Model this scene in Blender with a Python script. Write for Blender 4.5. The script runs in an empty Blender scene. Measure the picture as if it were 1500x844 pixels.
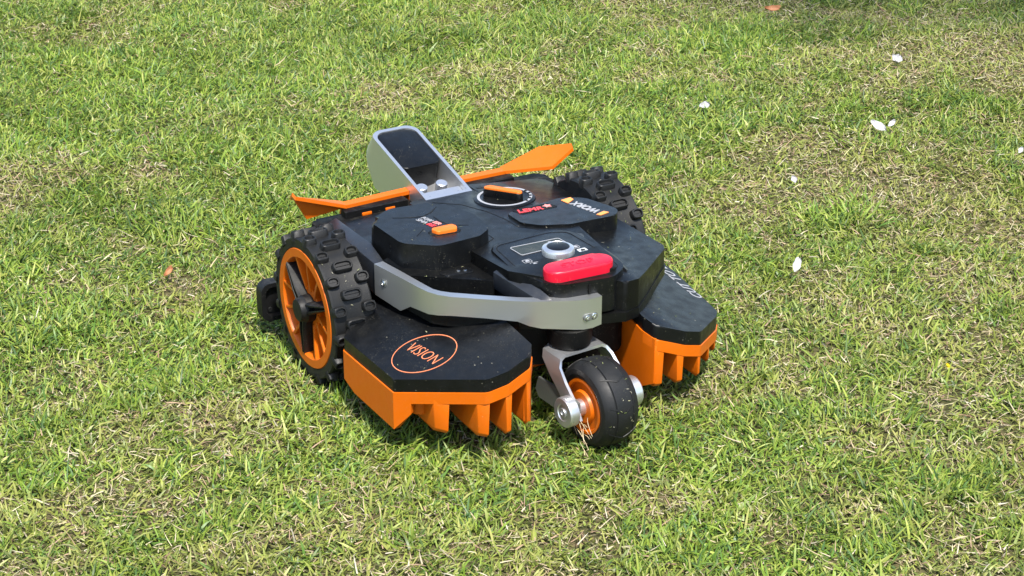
import bpy, bmesh, math, random
import numpy as np
from mathutils import Vector, Matrix
random.seed(7); rng = np.random.default_rng(11)
PI = math.pi
S = bpy.context.scene
COL = S.collection

# ------------------------------------------------------------------ camera
cam_d = bpy.data.cameras.new('camera'); cam = bpy.data.objects.new('camera', cam_d); COL.objects.link(cam)
CAM = Vector((-1.3096, -2.4595, 1.3842)); PITCH, YAW = math.radians(25), math.radians(29.5)
fw = Vector((math.sin(YAW)*math.cos(PITCH), math.cos(YAW)*math.cos(PITCH), -math.sin(PITCH)))
rt = Vector((math.cos(YAW), -math.sin(YAW), 0)); up = rt.cross(fw)
cam.matrix_world = Matrix(((rt.x, up.x, -fw.x, CAM.x), (rt.y, up.y, -fw.y, CAM.y), (rt.z, up.z, -fw.z, CAM.z), (0, 0, 0, 1)))
cam_d.sensor_width = 36; cam_d.lens = 72; cam_d.clip_start = .05; cam_d.clip_end = 500
S.camera = cam

# ------------------------------------------------------------------ sky, sun, exposure
SUN = Vector((-.12, -.46, .88)).normalized()          # direction towards the sun
el = math.asin(SUN.z); az = math.atan2(SUN.x, SUN.y)
w = bpy.data.worlds.new('World'); S.world = w; w.use_nodes = True
nt = w.node_tree; bg = nt.nodes['Background']
sky = nt.nodes.new('ShaderNodeTexSky'); sky.sky_type = 'NISHITA'; sky.sun_disc = False
sky.sun_elevation = el; sky.sun_rotation = az; sky.air_density = 1.0; sky.dust_density = 1.2; sky.ozone_density = 1.0
nt.links.new(sky.outputs[0], bg.inputs[0]); bg.inputs[1].default_value = .15
sd = bpy.data.lights.new('sun', 'SUN'); sd.energy = 4.6; sd.angle = math.radians(3.0); sd.color = (1, .95, .87)
so = bpy.data.objects.new('sun', sd); COL.objects.link(so); so.rotation_euler = SUN.to_track_quat('Z', 'Y').to_euler()
S.view_settings.view_transform = 'Standard'; S.view_settings.look = 'None'; S.view_settings.gamma = 1
S.view_settings.exposure = .98; S.view_settings.use_curve_mapping = False
S.render.engine = 'CYCLES'

# ------------------------------------------------------------------ materials
def mat(name):
    m = bpy.data.materials.new(name); m.use_nodes = True
    return m, m.node_tree.nodes, m.node_tree.links, m.node_tree.nodes['Principled BSDF']
def plastic(name, col, rough=.45, speck=.0, grain=900, bump=.12, spec=.5, dust=.25, metal=0, speckcol=(.42, .40, .30), dustcol=(.16, .15, .12), rvar=1.0):
    m, N, L, b = mat(name)
    b.inputs['Roughness'].default_value = rough; b.inputs['Metallic'].default_value = metal
    b.inputs['Specular IOR Level'].default_value = spec
    tc = N.new('ShaderNodeTexCoord')
    def noise(sc, det=2, rg=.5):
        n = N.new('ShaderNodeTexNoise'); n.inputs['Scale'].default_value = sc; n.inputs['Detail'].default_value = det
        n.inputs['Roughness'].default_value = rg; L.new(tc.outputs['Object'], n.inputs['Vector']); return n.outputs['Fac']
    def ramp(src, a, c):
        r = N.new('ShaderNodeMapRange'); r.inputs[1].default_value = a; r.inputs[2].default_value = c; r.clamp = True
        L.new(src, r.inputs[0]); return r.outputs[0]
    def mix(fac, a, c):
        x = N.new('ShaderNodeMix'); x.data_type = 'RGBA'
        L.new(fac, x.inputs[0])
        for s, i in ((a, 6), (c, 7)):
            if isinstance(s, tuple): x.inputs[i].default_value = (*s, 1)
            else: L.new(s, x.inputs[i])
        return x.outputs[2]
    def mul(a, v):
        x = N.new('ShaderNodeMath'); x.operation = 'MULTIPLY'; L.new(a, x.inputs[0])
        if isinstance(v, (int, float)): x.inputs[1].default_value = v
        else: L.new(v, x.inputs[1])
        return x.outputs[0]
    d = ramp(noise(70, 6, .7), .45, .80)                     # thin dust film, settled on faces that look up
    ge = N.new('ShaderNodeNewGeometry'); sz = N.new('ShaderNodeSeparateXYZ'); L.new(ge.outputs['True Normal'], sz.inputs[0])
    upf = ramp(sz.outputs['Z'], .25, .9)
    c = mix(mul(mul(d, upf), dust), col, dustcol)
    if speck:                                                # tiny dry clippings and dust grains
        v = N.new('ShaderNodeTexVoronoi'); v.inputs['Scale'].default_value = 260; v.inputs['Randomness'].default_value = 1
        mp = N.new('ShaderNodeMapping'); mp.inputs['Scale'].default_value = (1, .55, 1); mp.inputs['Rotation'].default_value = (0, 0, .6)
        L.new(tc.outputs['Object'], mp.inputs[0]); L.new(mp.outputs[0], v.inputs['Vector'])
        dot = ramp(v.outputs['Distance'], .26, .14)
        sep = N.new('ShaderNodeSeparateColor'); L.new(v.outputs['Color'], sep.inputs[0])
        pick = ramp(sep.outputs[0], 1 - speck, 1 - speck + .04)
        f = mul(mul(dot, pick), ramp(noise(14, 3), .40, .62))
        c = mix(mul(f, .45), c, speckcol)
        v2 = N.new('ShaderNodeTexVoronoi'); v2.inputs['Scale'].default_value = 700; L.new(tc.outputs['Object'], v2.inputs['Vector'])
        sep2 = N.new('ShaderNodeSeparateColor'); L.new(v2.outputs['Color'], sep2.inputs[0])
        f2 = mul(mul(ramp(v2.outputs['Distance'], .34, .18), ramp(sep2.outputs[1], .88, .92)), ramp(noise(22, 3), .42, .66))
        c = mix(mul(f2, .30), c, speckcol)
    L.new(c, b.inputs['Base Color'])
    r = N.new('ShaderNodeMapRange'); r.inputs[1].default_value = .3; r.inputs[2].default_value = .75
    r.inputs[3].default_value = max(.05, rough - .08*rvar); r.inputs[4].default_value = rough + .14*rvar
    L.new(noise(55, 4), r.inputs[0]); L.new(r.outputs[0], b.inputs['Roughness'])
    bp = N.new('ShaderNodeBump'); bp.inputs['Strength'].default_value = bump; bp.inputs['Distance'].default_value = .0006
    L.new(noise(grain, 2), bp.inputs['Height']); L.new(bp.outputs[0], b.inputs['Normal'])
    return m
M = {}
M['black']  = plastic('black_plastic', (.0026, .0028, .0029), .34, .05, 1100, .2, .28, .08, dustcol=(.055, .052, .045))
M['matte']  = plastic('black_matte', (.002, .002, .002), .6, .03, 700, .3, .2, .15)
M['cover']  = plastic('charcoal_plastic', (.0036, .0040, .0045), .32, .045, 1300, .18, .32, .07, dustcol=(.06, .058, .052))
M['deck']   = plastic('deck_plastic', (.0030, .0033, .0037), .36, .08, 1200, .2, .32, .09, dustcol=(.06, .058, .052))
M['trim']   = plastic('sky_sheen_trim', (.013, .015, .019), .36, .05, 1300, .2, .6, .12, dustcol=(.06, .06, .056))  # paler, bluer than the shell: the facets' sky reflection is put into the colour
M['orange'] = plastic('orange_plastic', (.52, .102, .0017), .38, .03, 1000, .12, .35, .15, dustcol=(.30, .11, .03), speckcol=(.55, .45, .25))
M['orangetop'] = plastic('orange_button', (.60, .130, .008), .42, .0, 1000, .1, .4, .05, dustcol=(.5, .2, .06))
M['red']    = plastic('red_button', (.50, .0045, .023), .36, .02, 900, .1, .4, .06, dustcol=(.4, .05, .05))
M['silver'] = plastic('silver_paint', (.60, .61, .59), .27, .0, 1500, .0, .5, .08, metal=.95, rvar=.1)
M['alu']    = plastic('brushed_aluminium', (.66, .67, .68), .32, .0, 1500, .0, .5, .12, metal=.85, rvar=.15)
M['steel']  = plastic('steel_screw', (.70, .71, .70), .22, 0, 900, .05, .5, .1, metal=1)
M['grey']   = plastic('grey_link', (.16, .17, .16), .42, .0, 1000, .15, .5, .2, metal=.5)
M['rubber'] = plastic('tyre_rubber', (.0056, .0059, .0061), .52, .06, 800, .3, .36, .12, speckcol=(.30, .30, .18), dustcol=(.035, .035, .03))
M['spoke']  = plastic('hub_plastic', (.0040, .0040, .0044), .50, .02, 900, .2, .3, .2)
M['white']  = plastic('white_print', (.42, .44, .46), .5, 0, 900, .05, .3, .25)
M['greyprint'] = plastic('grey_print', (.28, .29, .31), .5, 0, 900, .05, .3, .3)
M['redprint'] = plastic('red_print', (.62, .05, .06), .5, 0, 900, .05, .3, .15)
M['pinkprint'] = plastic('pale_red_print', (.60, .22, .20), .5, 0, 900, .05, .3, .15)
M['orangeprint'] = plastic('orange_print', (.85, .28, .07), .5, 0, 900, .05, .3, .15)
M['copper'] = plastic('copper_print', (.62, .19, .085), .5, 0, 900, .05, .3, .15)
M['lcd']    = plastic('display_glass', (.018, .020, .010), .15, .05, 400, .02, .5, .25)

def metal(name, col, rough):
    m, N, L, b = mat(name); b.inputs['Metallic'].default_value = .9; b.inputs['Base Color'].default_value = (*col, 1)
    tc = N.new('ShaderNodeTexCoord'); mp = N.new('ShaderNodeMapping'); mp.inputs['Scale'].default_value = (1, 1, 14); n = N.new('ShaderNodeTexNoise'); n.inputs['Scale'].default_value = 24; n.inputs['Detail'].default_value = 4
    r = N.new('ShaderNodeMapRange'); r.inputs[3].default_value = rough-.03; r.inputs[4].default_value = rough+.04
    L.new(tc.outputs['Object'], mp.inputs[0]); L.new(mp.outputs[0], n.inputs['Vector']); L.new(n.outputs['Fac'], r.inputs[0]); L.new(r.outputs[0], b.inputs['Roughness']); return m
M['silver'] = metal('satin_silver', (.64, .65, .64), .34); M['alu'] = metal('cast_aluminium', (.68, .69, .70), .36)

# ------------------------------------------------------------------ mesh helpers
def finish(o, ang=35):
    me = o.data
    for p in me.polygons: p.use_smooth = True
    me.set_sharp_from_angle(angle=math.radians(ang))
def obj(name, bm, m, parent=None, ang=35):
    me = bpy.data.meshes.new(name); bmesh.ops.recalc_face_normals(bm, faces=bm.faces); bm.to_mesh(me); bm.free()
    o = bpy.data.objects.new(name, me); COL.objects.link(o)
    me.materials.append(M[m] if isinstance(m, str) else m)
    if parent: o.parent = parent
    finish(o, ang); return o
def fillet(pts, r, n=4):
    out = []; k = len(pts)
    for i in range(k):
        rr = r[i] if isinstance(r, (list, tuple)) else r
        p = Vector(pts[i]); a = Vector(pts[i-1]); b = Vector(pts[(i+1) % k])
        da, db = (a-p), (b-p); la, lb = da.length, db.length
        if rr <= 0 or la < 1e-6 or lb < 1e-6: out.append(p); continue
        da /= la; db /= lb; ang = da.angle(db)
        t = min(rr/math.tan(ang/2), la*.45, lb*.45); re = t*math.tan(ang/2)
        if PI-ang < .05: out.append(p); continue
        c = p + (da+db).normalized()*(re/math.sin(ang/2))
        s = p+da*t-c; e = p+db*t-c
        for j in range(n+1):
            f = j/n; v = s.lerp(e, f); v = v.normalized()*re; out.append(c+v)
    return [Vector((q.x, q.y)) for q in out]
def fz(z): return z if callable(z) else (lambda x, y: z)
def slab(bm, pts, z0, z1, r=0, bev=0, seg=2, botbev=0, n=4):
    """prism over an outline; z0/z1 numbers or planes z(x,y); rounded corners, bevelled rims"""
    P = fillet(pts, r, n) if r else [Vector(p[:2]) for p in pts]
    a = sum(P[i-1].x*P[i].y-P[i].x*P[i-1].y for i in range(len(P)))
    if a < 0: P = P[::-1]
    f0, f1 = fz(z0), fz(z1)
    lo = [bm.verts.new((p.x, p.y, f0(p.x, p.y))) for p in P]; hi = [bm.verts.new((p.x, p.y, f1(p.x, p.y))) for p in P]
    k = len(P); new = []
    for i in range(k): new.append(bm.faces.new((lo[i], lo[(i+1) % k], hi[(i+1) % k], hi[i])))
    tf = bm.faces.new(hi); bf = bm.faces.new(lo[::-1])
    if bev: bmesh.ops.bevel(bm, geom=list(tf.edges)+list(tf.verts), offset=bev, segments=seg, profile=.5, affect='EDGES', clamp_overlap=False)
    if botbev: bmesh.ops.bevel(bm, geom=list(bf.edges)+list(bf.verts), offset=botbev, segments=seg, profile=.5, affect='EDGES', clamp_overlap=False)
def box(bm, c, s, bev=0, mx=None, seg=2):
    r = bmesh.ops.create_cube(bm, size=1); vs = r['verts']
    for v in vs: v.co = Vector((v.co.x*s[0], v.co.y*s[1], v.co.z*s[2]))
    if bev:
        es = list({e for v in vs for e in v.link_edges})
        rr = bmesh.ops.bevel(bm, geom=es, offset=bev, segments=seg, profile=.5, affect='EDGES')
        vs = list({v for f in rr['faces'] for v in f.verts} | {v for v in vs if v.is_valid})
        seen = set(vs); stack = list(vs)
        while stack:
            v = stack.pop()
            for e in v.link_edges:
                o = e.other_vert(v)
                if o not in seen: seen.add(o); stack.append(o)
        vs = list(seen)
    m4 = mx or Matrix.Identity(4)
    for v in vs: v.co = (m4 @ v.co)+Vector(c)
def lathe(bm, prof, n=48, axis='X', c=(0, 0, 0), close=False):
    """prof: list of (along axis, radius)"""
    rings = []
    for a, r in prof:
        ring = []
        for i in range(n):
            t = 2*PI*i/n; u, v = r*math.cos(t), r*math.sin(t)
            p = (a, u, v) if axis == 'X' else ((u, v, a) if axis == 'Z' else (u, a, v))
            ring.append(bm.verts.new(Vector(p)+Vector(c)))
        rings.append(ring)
    pr = list(zip(rings, rings[1:])) + ([(rings[-1], rings[0])] if close else [])
    for A, B in pr:
        for i in range(n): bm.faces.new((A[i], A[(i+1) % n], B[(i+1) % n], B[i]))
    if not close:
        bm.faces.new(rings[0]); bm.faces.new(rings[-1][::-1])
def ribbon(bm, path, inner, z0s, z1s):
    """vertical plate along a plan path: outer path, inner path, bottom and top heights"""
    k = len(path); V = [[bm.verts.new((*path[i], z0s[i])), bm.verts.new((*path[i], z1s[i])), bm.verts.new((*inner[i], z1s[i])), bm.verts.new((*inner[i], z0s[i]))] for i in range(k)]
    for i in range(k-1):
        for j in range(4): bm.faces.new((V[i][j], V[i+1][j], V[i+1][(j+1) % 4], V[i][(j+1) % 4]))
    bm.faces.new(V[0]); bm.faces.new(V[-1][::-1])
def extrude_poly(bm, P, d):
    """closed 3-D polygon extruded by vector d"""
    d = Vector(d); a = [bm.verts.new(Vector(p)) for p in P]; b = [bm.verts.new(Vector(p)+d) for p in P]; k = len(P)
    bm.faces.new(a); bm.faces.new(b[::-1])
    for i in range(k): bm.faces.new((a[i], b[i], b[(i+1) % k], a[(i+1) % k]))
def text_mesh(name, body, size, o, u, v, m, parent, shear=0, off=.0005, width=None, bold=0, h=.0003):
    cu = bpy.data.curves.new('t', 'FONT'); cu.body = body; cu.size = 1; cu.align_x = 'CENTER'; cu.align_y = 'CENTER'; cu.shear = shear; cu.offset = bold
    cu.resolution_u = 3
    t = bpy.data.objects.new('t', cu); COL.objects.link(t); bpy.context.view_layer.update()
    me = bpy.data.meshes.new_from_object(t); bpy.data.objects.remove(t)
    u = Vector(u).normalized(); v = Vector(v); v = (v-u*v.dot(u)).normalized(); n = u.cross(v)
    if n.z < 0: n = -n
    xs = [q.co.x for q in me.vertices]; ys = [q.co.y for q in me.vertices]
    hx = (max(xs)+min(xs))/2; hy = (max(ys)+min(ys))/2; sy = size/(max(ys)-min(ys)); sx = width/(max(xs)-min(xs)) if width else sy
    bm = bmesh.new(); bm.from_mesh(me)
    g = bmesh.ops.extrude_face_region(bm, geom=list(bm.faces))
    for e in g['geom']:
        if isinstance(e, bmesh.types.BMVert): e.co.z = 1
    for q in bm.verts: q.co = Vector(o)+u*((q.co.x-hx)*sx)+v*((q.co.y-hy)*sy)+n*(off-.001 if q.co.z < .5 else off)
    bpy.data.meshes.remove(me)
    return obj(name, bm, m, parent)
def tag(o, label, cat=None, group=None, kind=None):
    if label: o['label'] = label
    if cat: o['category'] = cat
    if group: o['group'] = group
    if kind: o['kind'] = kind
    return o

# ------------------------------------------------------------------ lawn: ground sheet
def vnoise(x, y, sc, seed):
    r = np.random.default_rng(seed); G = r.random((256, 256))
    X = x*sc+1000; Y = y*sc+1000; i = np.floor(X).astype(int); j = np.floor(Y).astype(int); fx = X-i; fy = Y-j
    fx = fx*fx*(3-2*fx); fy = fy*fy*(3-2*fy); i &= 255; j &= 255; i1 = (i+1) & 255; j1 = (j+1) & 255
    return (G[i, j]*(1-fx)+G[i1, j]*fx)*(1-fy)+(G[i, j1]*(1-fx)+G[i1, j1]*fx)*fy
def hgt(x, y):
    d = np.clip((np.hypot(x-.02, y+.12)-.35)/.35, 0, 1)
    return d*((vnoise(x, y, 5, 3)-.5)*.012+(vnoise(x, y, 1.6, 4)-.5)*.03)-.002
def lawn_ground():
    n = 150; xs = np.linspace(-3.2, 4.2, n); ys = np.linspace(-2.6, 4.8, n)
    X, Y = np.meshgrid(xs, ys); Zz = hgt(X, Y)
    edge = np.minimum.reduce([X-xs[0], xs[-1]-X, Y-ys[0], ys[-1]-Y]); Zz = Zz*np.clip(edge/.6, 0, 1)
    bm = bmesh.new(); V = [[bm.verts.new((X[j, i], Y[j, i], Zz[j, i])) for i in range(n)] for j in range(n)]
    for j in range(n-1):
        for i in range(n-1): bm.faces.new((V[j][i], V[j][i+1], V[j+1][i+1], V[j+1][i]))
    far = [bm.verts.new(p) for p in ((-200, -200, 0), (200, -200, 0), (200, 200, 0), (-200, 200, 0))]
    c = [V[0][0], V[0][-1], V[-1][-1], V[-1][0]]
    sides = [[V[0][i] for i in range(n)], [V[j][-1] for j in range(n)], [V[-1][i] for i in range(n-1, -1, -1)], [V[j][0] for j in range(n-1, -1, -1)]]
    for k in range(4): bm.faces.new([far[k], far[(k+1) % 4]]+sides[k][::-1])
    m, N, L, b = mat('lawn_soil')
    tc = N.new('ShaderNodeTexCoord'); a = N.new('ShaderNodeTexNoise'); a.inputs['Scale'].default_value = 60; a.inputs['Detail'].default_value = 6
    L.new(tc.outputs['Object'], a.inputs['Vector'])
    r = N.new('ShaderNodeValToRGB'); r.color_ramp.elements[0].position = .35; r.color_ramp.elements[0].color = (.026, .034, .010, 1)
    r.color_ramp.elements[1].position = .68; r.color_ramp.elements[1].color = (.12, .10, .05, 1)
    L.new(a.outputs['Fac'], r.inputs[0])
    g = N.new('ShaderNodeTexNoise'); g.inputs['Scale'].default_value = 3; g.inputs['Detail'].default_value = 8; g.inputs['Roughness'].default_value = .8; L.new(tc.outputs['Object'], g.inputs['Vector'])
    r2 = N.new('ShaderNodeValToRGB'); r2.color_ramp.elements[0].position = .35; r2.color_ramp.elements[0].color = (.06, .10, .018, 1)
    r2.color_ramp.elements[1].position = .7; r2.color_ramp.elements[1].color = (.16, .16, .06, 1); L.new(g.outputs['Fac'], r2.inputs[0])
    vl = N.new('ShaderNodeVectorMath'); vl.operation = 'LENGTH'; L.new(tc.outputs['Object'], vl.inputs[0])
    mr = N.new('ShaderNodeMapRange'); mr.inputs[1].default_value = 3.2; mr.inputs[2].default_value = 4.2; L.new(vl.outputs['Value'], mr.inputs[0])
    mx = N.new('ShaderNodeMix'); mx.data_type = 'RGBA'; L.new(mr.outputs[0], mx.inputs[0]); L.new(r.outputs[0], mx.inputs[6]); L.new(r2.outputs[0], mx.inputs[7])
    L.new(mx.outputs[2], b.inputs['Base Color']); b.inputs['Roughness'].default_value = .95; b.inputs['Specular IOR Level'].default_value = .1
    bp = N.new('ShaderNodeBump'); bp.inputs['Strength'].default_value = .9; bp.inputs['Distance'].default_value = .01; L.new(a.outputs['Fac'], bp.inputs['Height']); L.new(bp.outputs[0], b.inputs['Normal'])
    o = obj('ground', bm, m); o['kind'] = 'structure'; o['label'] = 'patchy lawn soil under the grass'
lawn_ground()

# ------------------------------------------------------------------ lawn: grass blades
def in_view(x, y, mg=0.0):
    q = np.stack([x-CAM.x, y-CAM.y, np.full_like(x, -CAM.z)], -1)
    d = q@np.array(fw); a = q@np.array(rt)/d; b = q@np.array(up)/d
    return (d > 0) & (np.abs(a) < .25*(1+mg)+.01) & (np.abs(b) < .1407*(1+mg)+.01)
def blocked(x, y):
    """places where wheels stand on the grass"""
    m = np.zeros(x.shape, bool)
    for sx in (-1, 1): m |= (np.abs(x-sx*.229) < .034) & (np.abs(y) < .045)
    m |= (np.abs(x-.015) < .026) & (np.abs(y+.368) < .028)
    return m
def dryness(x, y):
    d = .55*vnoise(x, y, 3.1, 21)+.45*vnoise(x, y, 9, 22)+.50*(vnoise(x, y, 24, 23)-.5)
    right = np.clip((x*rt.x+y*rt.y)*.16, -.12, .10)        # the lawn is drier towards one side
    return np.clip((d-.53+right)*2.5+.24, 0, 1)
def make_blades(x, y, L, tilt, head, wid, curl, z0, col, tipcol, seg=3, twist=None):
    n = len(x); V = np.zeros((n, 2*seg+1, 3), np.float32); C = np.zeros((n, 2*seg+1, 4), np.float32); C[..., 3] = 1
    hx, hy = np.cos(head), np.sin(head); tw = head+PI/2+(twist if twist is not None else 0); wx, wy = np.cos(tw), np.sin(tw)
    px, pz = np.zeros(n), np.zeros(n); a = tilt.copy()
    for s in range(seg+1):
        t = s/seg
        if s > 0:
            px = px+np.sin(a)*L/seg; pz = pz+np.cos(a)*L/seg; a = a+curl/seg
        zz = np.maximum(z0+pz, .001+.3*z0); ww = wid*(1-.55*t**1.5)*.5
        cc = col*(1-t)[:, None] if False else col*(1-t*.6)+tipcol*(t*.6)
        if s < seg:
            for k, sg in ((0, -1), (1, 1)):
                V[:, 2*s+k, 0] = x+px*hx+sg*wx*ww; V[:, 2*s+k, 1] = y+px*hy+sg*wy*ww; V[:, 2*s+k, 2] = zz+sg*ww*.5*np.sin(head*7); C[:, 2*s+k, :3] = cc
        else:
            V[:, 2*s, 0] = x+px*hx; V[:, 2*s, 1] = y+px*hy; V[:, 2*s, 2] = zz; C[:, 2*s, :3] = cc
    V[..., 2] += hgt(x, y)[:, None]
    return V, C
def mesh_blades(name, parts, m, seg=3):
    V = np.concatenate([p[0] for p in parts]); C = np.concatenate([p[1] for p in parts]); n, k = V.shape[:2]
    base = (np.arange(n)*k)[:, None]
    quads = np.array([[2*s, 2*s+1, 2*s+3, 2*s+2] for s in range(seg-1)]); tri = np.array([2*seg-2, 2*seg-1, 2*seg])
    per = np.concatenate([quads.ravel(), tri]); lv = (base+per[None]).ravel().astype(np.int32)
    lens = np.tile(np.array([4]*(seg-1)+[3]), n); st = np.concatenate([[0], np.cumsum(lens)[:-1]]).astype(np.int32)
    me = bpy.data.meshes.new(name); me.vertices.add(n*k); me.vertices.foreach_set('co', V.reshape(-1))
    me.loops.add(len(lv)); me.loops.foreach_set('vertex_index', lv); me.polygons.add(len(lens)); me.polygons.foreach_set('loop_start', st)
    me.polygons.foreach_set('use_smooth', np.ones(len(lens), bool))
    at = me.color_attributes.new('tint', 'FLOAT_COLOR', 'POINT'); at.data.foreach_set('color', C.reshape(-1))
    me.update(calc_edges=True); me.validate()
    o = bpy.data.objects.new(name, me); COL.objects.link(o); me.materials.append(m); o['kind'] = 'stuff'; return o
def grass_material(name, trans, rough):
    m, N, L, b = mat(name); a = N.new('ShaderNodeVertexColor'); a.layer_name = 'tint'
    L.new(a.outputs[0], b.inputs['Base Color']); b.inputs['Roughness'].default_value = rough; b.inputs['Specular IOR Level'].default_value = .35
    t = N.new('ShaderNodeBsdfTranslucent'); L.new(a.outputs[0], t.inputs[0]); mx = N.new('ShaderNodeMixShader'); mx.inputs[0].default_value = trans
    L.new(b.outputs[0], mx.inputs[1]); L.new(t.outputs[0], mx.inputs[2]); L.new(mx.outputs[0], N['Material Output'].inputs[0]); return m
GREENS = np.array([(.160, .256, .030), (.222, .306, .042), (.098, .192, .034), (.292, .342, .064), (.066, .132, .042), (.360, .382, .115)])
STRAW = np.array([(.43, .345, .21), (.50, .43, .29), (.35, .24, .15), (.37, .34, .17), (.24, .145, .09), (.52, .47, .35)])
def scatter(n, x0, x1, y0, y1): return rng.uniform(x0, x1, n), rng.uniform(y0, y1, n)
def place(dens, near):
    A = (-1.6, 2.9, -1.6, 3.0) if not near else (-1.0, 2.2, -1.15, 2.35)
    n = int(dens*(A[1]-A[0])*(A[3]-A[2])); x, y = scatter(n, *A); v = in_view(x, y, .06)
    k = (v if near else ~v) & ~blocked(x, y); return x[k], y[k]
def green_layer(dens, near, scale=1.0):
    x, y = place(dens, near); D = dryness(x, y); n = len(x)
    keep = rng.random(n) > D*.62; x, y, D = x[keep], y[keep], D[keep]; n = len(x)
    # gather blades into little tufts that share a root
    cell = .013; gx = np.floor(x/cell); gy = np.floor(y/cell); hsh = np.sin(gx*12.9898+gy*78.233)*43758.5453; r1 = hsh-np.floor(hsh); r2 = np.sin(gx*39.34+gy*11.13)*24634.6; r2 -= np.floor(r2)
    cx = (gx+.2+.6*r1)*cell; cy = (gy+.2+.6*r2)*cell; pull = rng.uniform(.25, .85, n); dx, dy = x-cx, y-cy
    x = cx+dx*(1-pull); y = cy+dy*(1-pull)
    head = np.where(rng.random(n) < .5, np.arctan2(dy, dx), 0)+np.where(rng.random(n) < .55, rng.normal(0, .6, n), rng.uniform(0, 2*PI, n))+ (vnoise(x, y, 11, 31)-.5)*5
    lush = np.clip(vnoise(x, y, 14, 32)*1.3-.15, 0, 1)
    L = rng.gamma(5, .0034, n)*(.72+.55*lush)*(1-.25*D)*scale; L = np.clip(L, .007, .050)
    tilt = np.clip(rng.normal(1.0, .38, n), .05, 1.5); curl = rng.normal(.55, .5, n)
    wid = rng.uniform(.0016, .0036, n)*(.85+.3*lush)
    ci = rng.choice(6, n, p=[.26, .20, .23, .12, .13, .06]); shift = vnoise(x, y, 6, 33)
    col = GREENS[ci]*rng.uniform(.75, 1.22, n)[:, None]*(.85+.3*shift)[:, None]
    yel = np.array([.33, .31, .09]); yw = np.clip(D*.55+rng.normal(0, .14, n), 0, .8)[:, None]; col = col*(1-yw)+yel*yw
    tip = col*1.12+np.array([.03, .02, .005])*rng.random(n)[:, None]*1.5
    return make_blades(x, y, L, tilt, head, wid, curl, rng.uniform(0, .006, n), col, tip, twist=rng.normal(0, .7, n))
def straw_layer(dens, near):
    x, y = place(dens, near); D = dryness(x, y); n = len(x); keep = rng.random(n) < .20+.80*D; x, y, D = x[keep], y[keep], D[keep]; n = len(x)
    L = np.clip(rng.gamma(4, .0034, n), .005, .040); tilt = np.clip(rng.normal(1.35, .2, n), .5, 1.6); curl = rng.normal(.1, .5, n)
    col = STRAW[rng.choice(6, n, p=[.25, .2, .2, .15, .12, .08])]*rng.uniform(.6, 1.15, n)[:, None]
    return make_blades(x, y, L, tilt, rng.uniform(0, 2*PI, n), rng.uniform(.0008, .0021, n), curl, rng.uniform(.001, .013, n), col, col*1.05, twist=rng.normal(0, .6, n))
def tuft(cx, cy, n, L0, spread, tint=1.0):
    a = rng.uniform(0, 2*PI, n); r = rng.random(n)**.7*spread; x = cx+r*np.cos(a); y = cy+r*np.sin(a)
    L = L0*rng.uniform(.4, .85, n); col = GREENS[rng.choice([0, 1, 2], n)]*rng.uniform(.8, 1.15, n)[:, None]*tint
    return make_blades(x, y, L, np.clip(rng.normal(.9, .33, n), .05, 1.4), a+rng.normal(0, .5, n), rng.uniform(.0026, .0042, n), rng.normal(.6, .3, n), np.zeros(n), col, col*1.1, twist=rng.normal(0, .5, n))
DENS = 1.0
gm = grass_material('grass_blade', .36, .42); sm = grass_material('straw_blade', .22, .6)
tufts = [tuft(px, py, k, l, s) for px, py, k, l, s in ((.80, .075, 60, .062, .05), (.845, .11, 46, .058, .05), (.74, .10, 30, .05, .04), (.42, -.36, 30, .05, .04), (.30, -.72, 36, .055, .05), (.62, -.14, 30, .05, .04),
        (-.62, .06, 30, .05, .05), (-.35, -.50, 36, .05, .05), (.05, -.62, 40, .05, .05), (1.02, .33, 40, .045, .06), (1.42, .85, 50, .06, .09), (.95, 1.32, 60, .06, .06), (.25, 1.3, 40, .05, .06), (-.1, .9, 40, .05, .06), (-.28, .62, 40, .05, .06), (.9, -.28, 40, .055, .05), (-.3, -.1, 24, .045, .04), (-.30, .28, 24, .045, .05))]
g = mesh_blades('grass', [green_layer(78000*DENS, True), green_layer(6500*DENS, False, 1.15)]+tufts, gm)
tag(g, 'short green and yellowing grass blades covering the whole lawn', 'grass')
d = mesh_blades('dry_thatch', [straw_layer(20000*DENS, True), straw_layer(3800*DENS, False)], sm)
tag(d, 'pale dry straw and thatch lying between the grass blades', 'dry grass')

# ------------------------------------------------------------------ robot mower
mower = bpy.data.objects.new('robot_mower', None); COL.objects.link(mower); mower.empty_display_size = .1
tag(mower, 'black and orange robotic lawn mower with camera head standing on the grass', 'robot mower')

# --- chassis and shell
bm = bmesh.new()
slab(bm, [(-.165, .10), (-.165, -.07), (-.14, -.19), (-.06, -.26), (.02, -.29), (.09, -.29), (.17, -.21), (.185, -.10), (.185, .10)], .085, .165, .02, .004)
slab(bm, [(-.19, .085), (-.19, .135), (.21, .135), (.21, .085)], .06, .185, .012, .004)
obj('chassis', bm, 'matte', mower)
bm = bmesh.new()
lathe(bm, [(-.195, .012), (-.195, .03), (.195, .03), (.195, .012)], 24, 'X', (0, 0, .1125)); obj('axle_housing', bm, 'matte', mower)

TOP = lambda x, y: .2145-.055*(y+.10)-(.0 if x > -.2 else 0)
bm = bmesh.new()
BASE = [(-.180, .095), (-.182, -.085), (-.161, -.205), (-.146, -.224), (-.066, -.281), (0, -.312), (.03, -.317), (.074, -.332), (.098, -.327), (.12, -.308), (.207, -.227), (.215, -.212), (.208, -.115), (.208, .085), (.195, .108), (-.165, .108)]
slab(bm, BASE, .152, .166, .006, .002)                                      # lower tray under the trims
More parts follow.
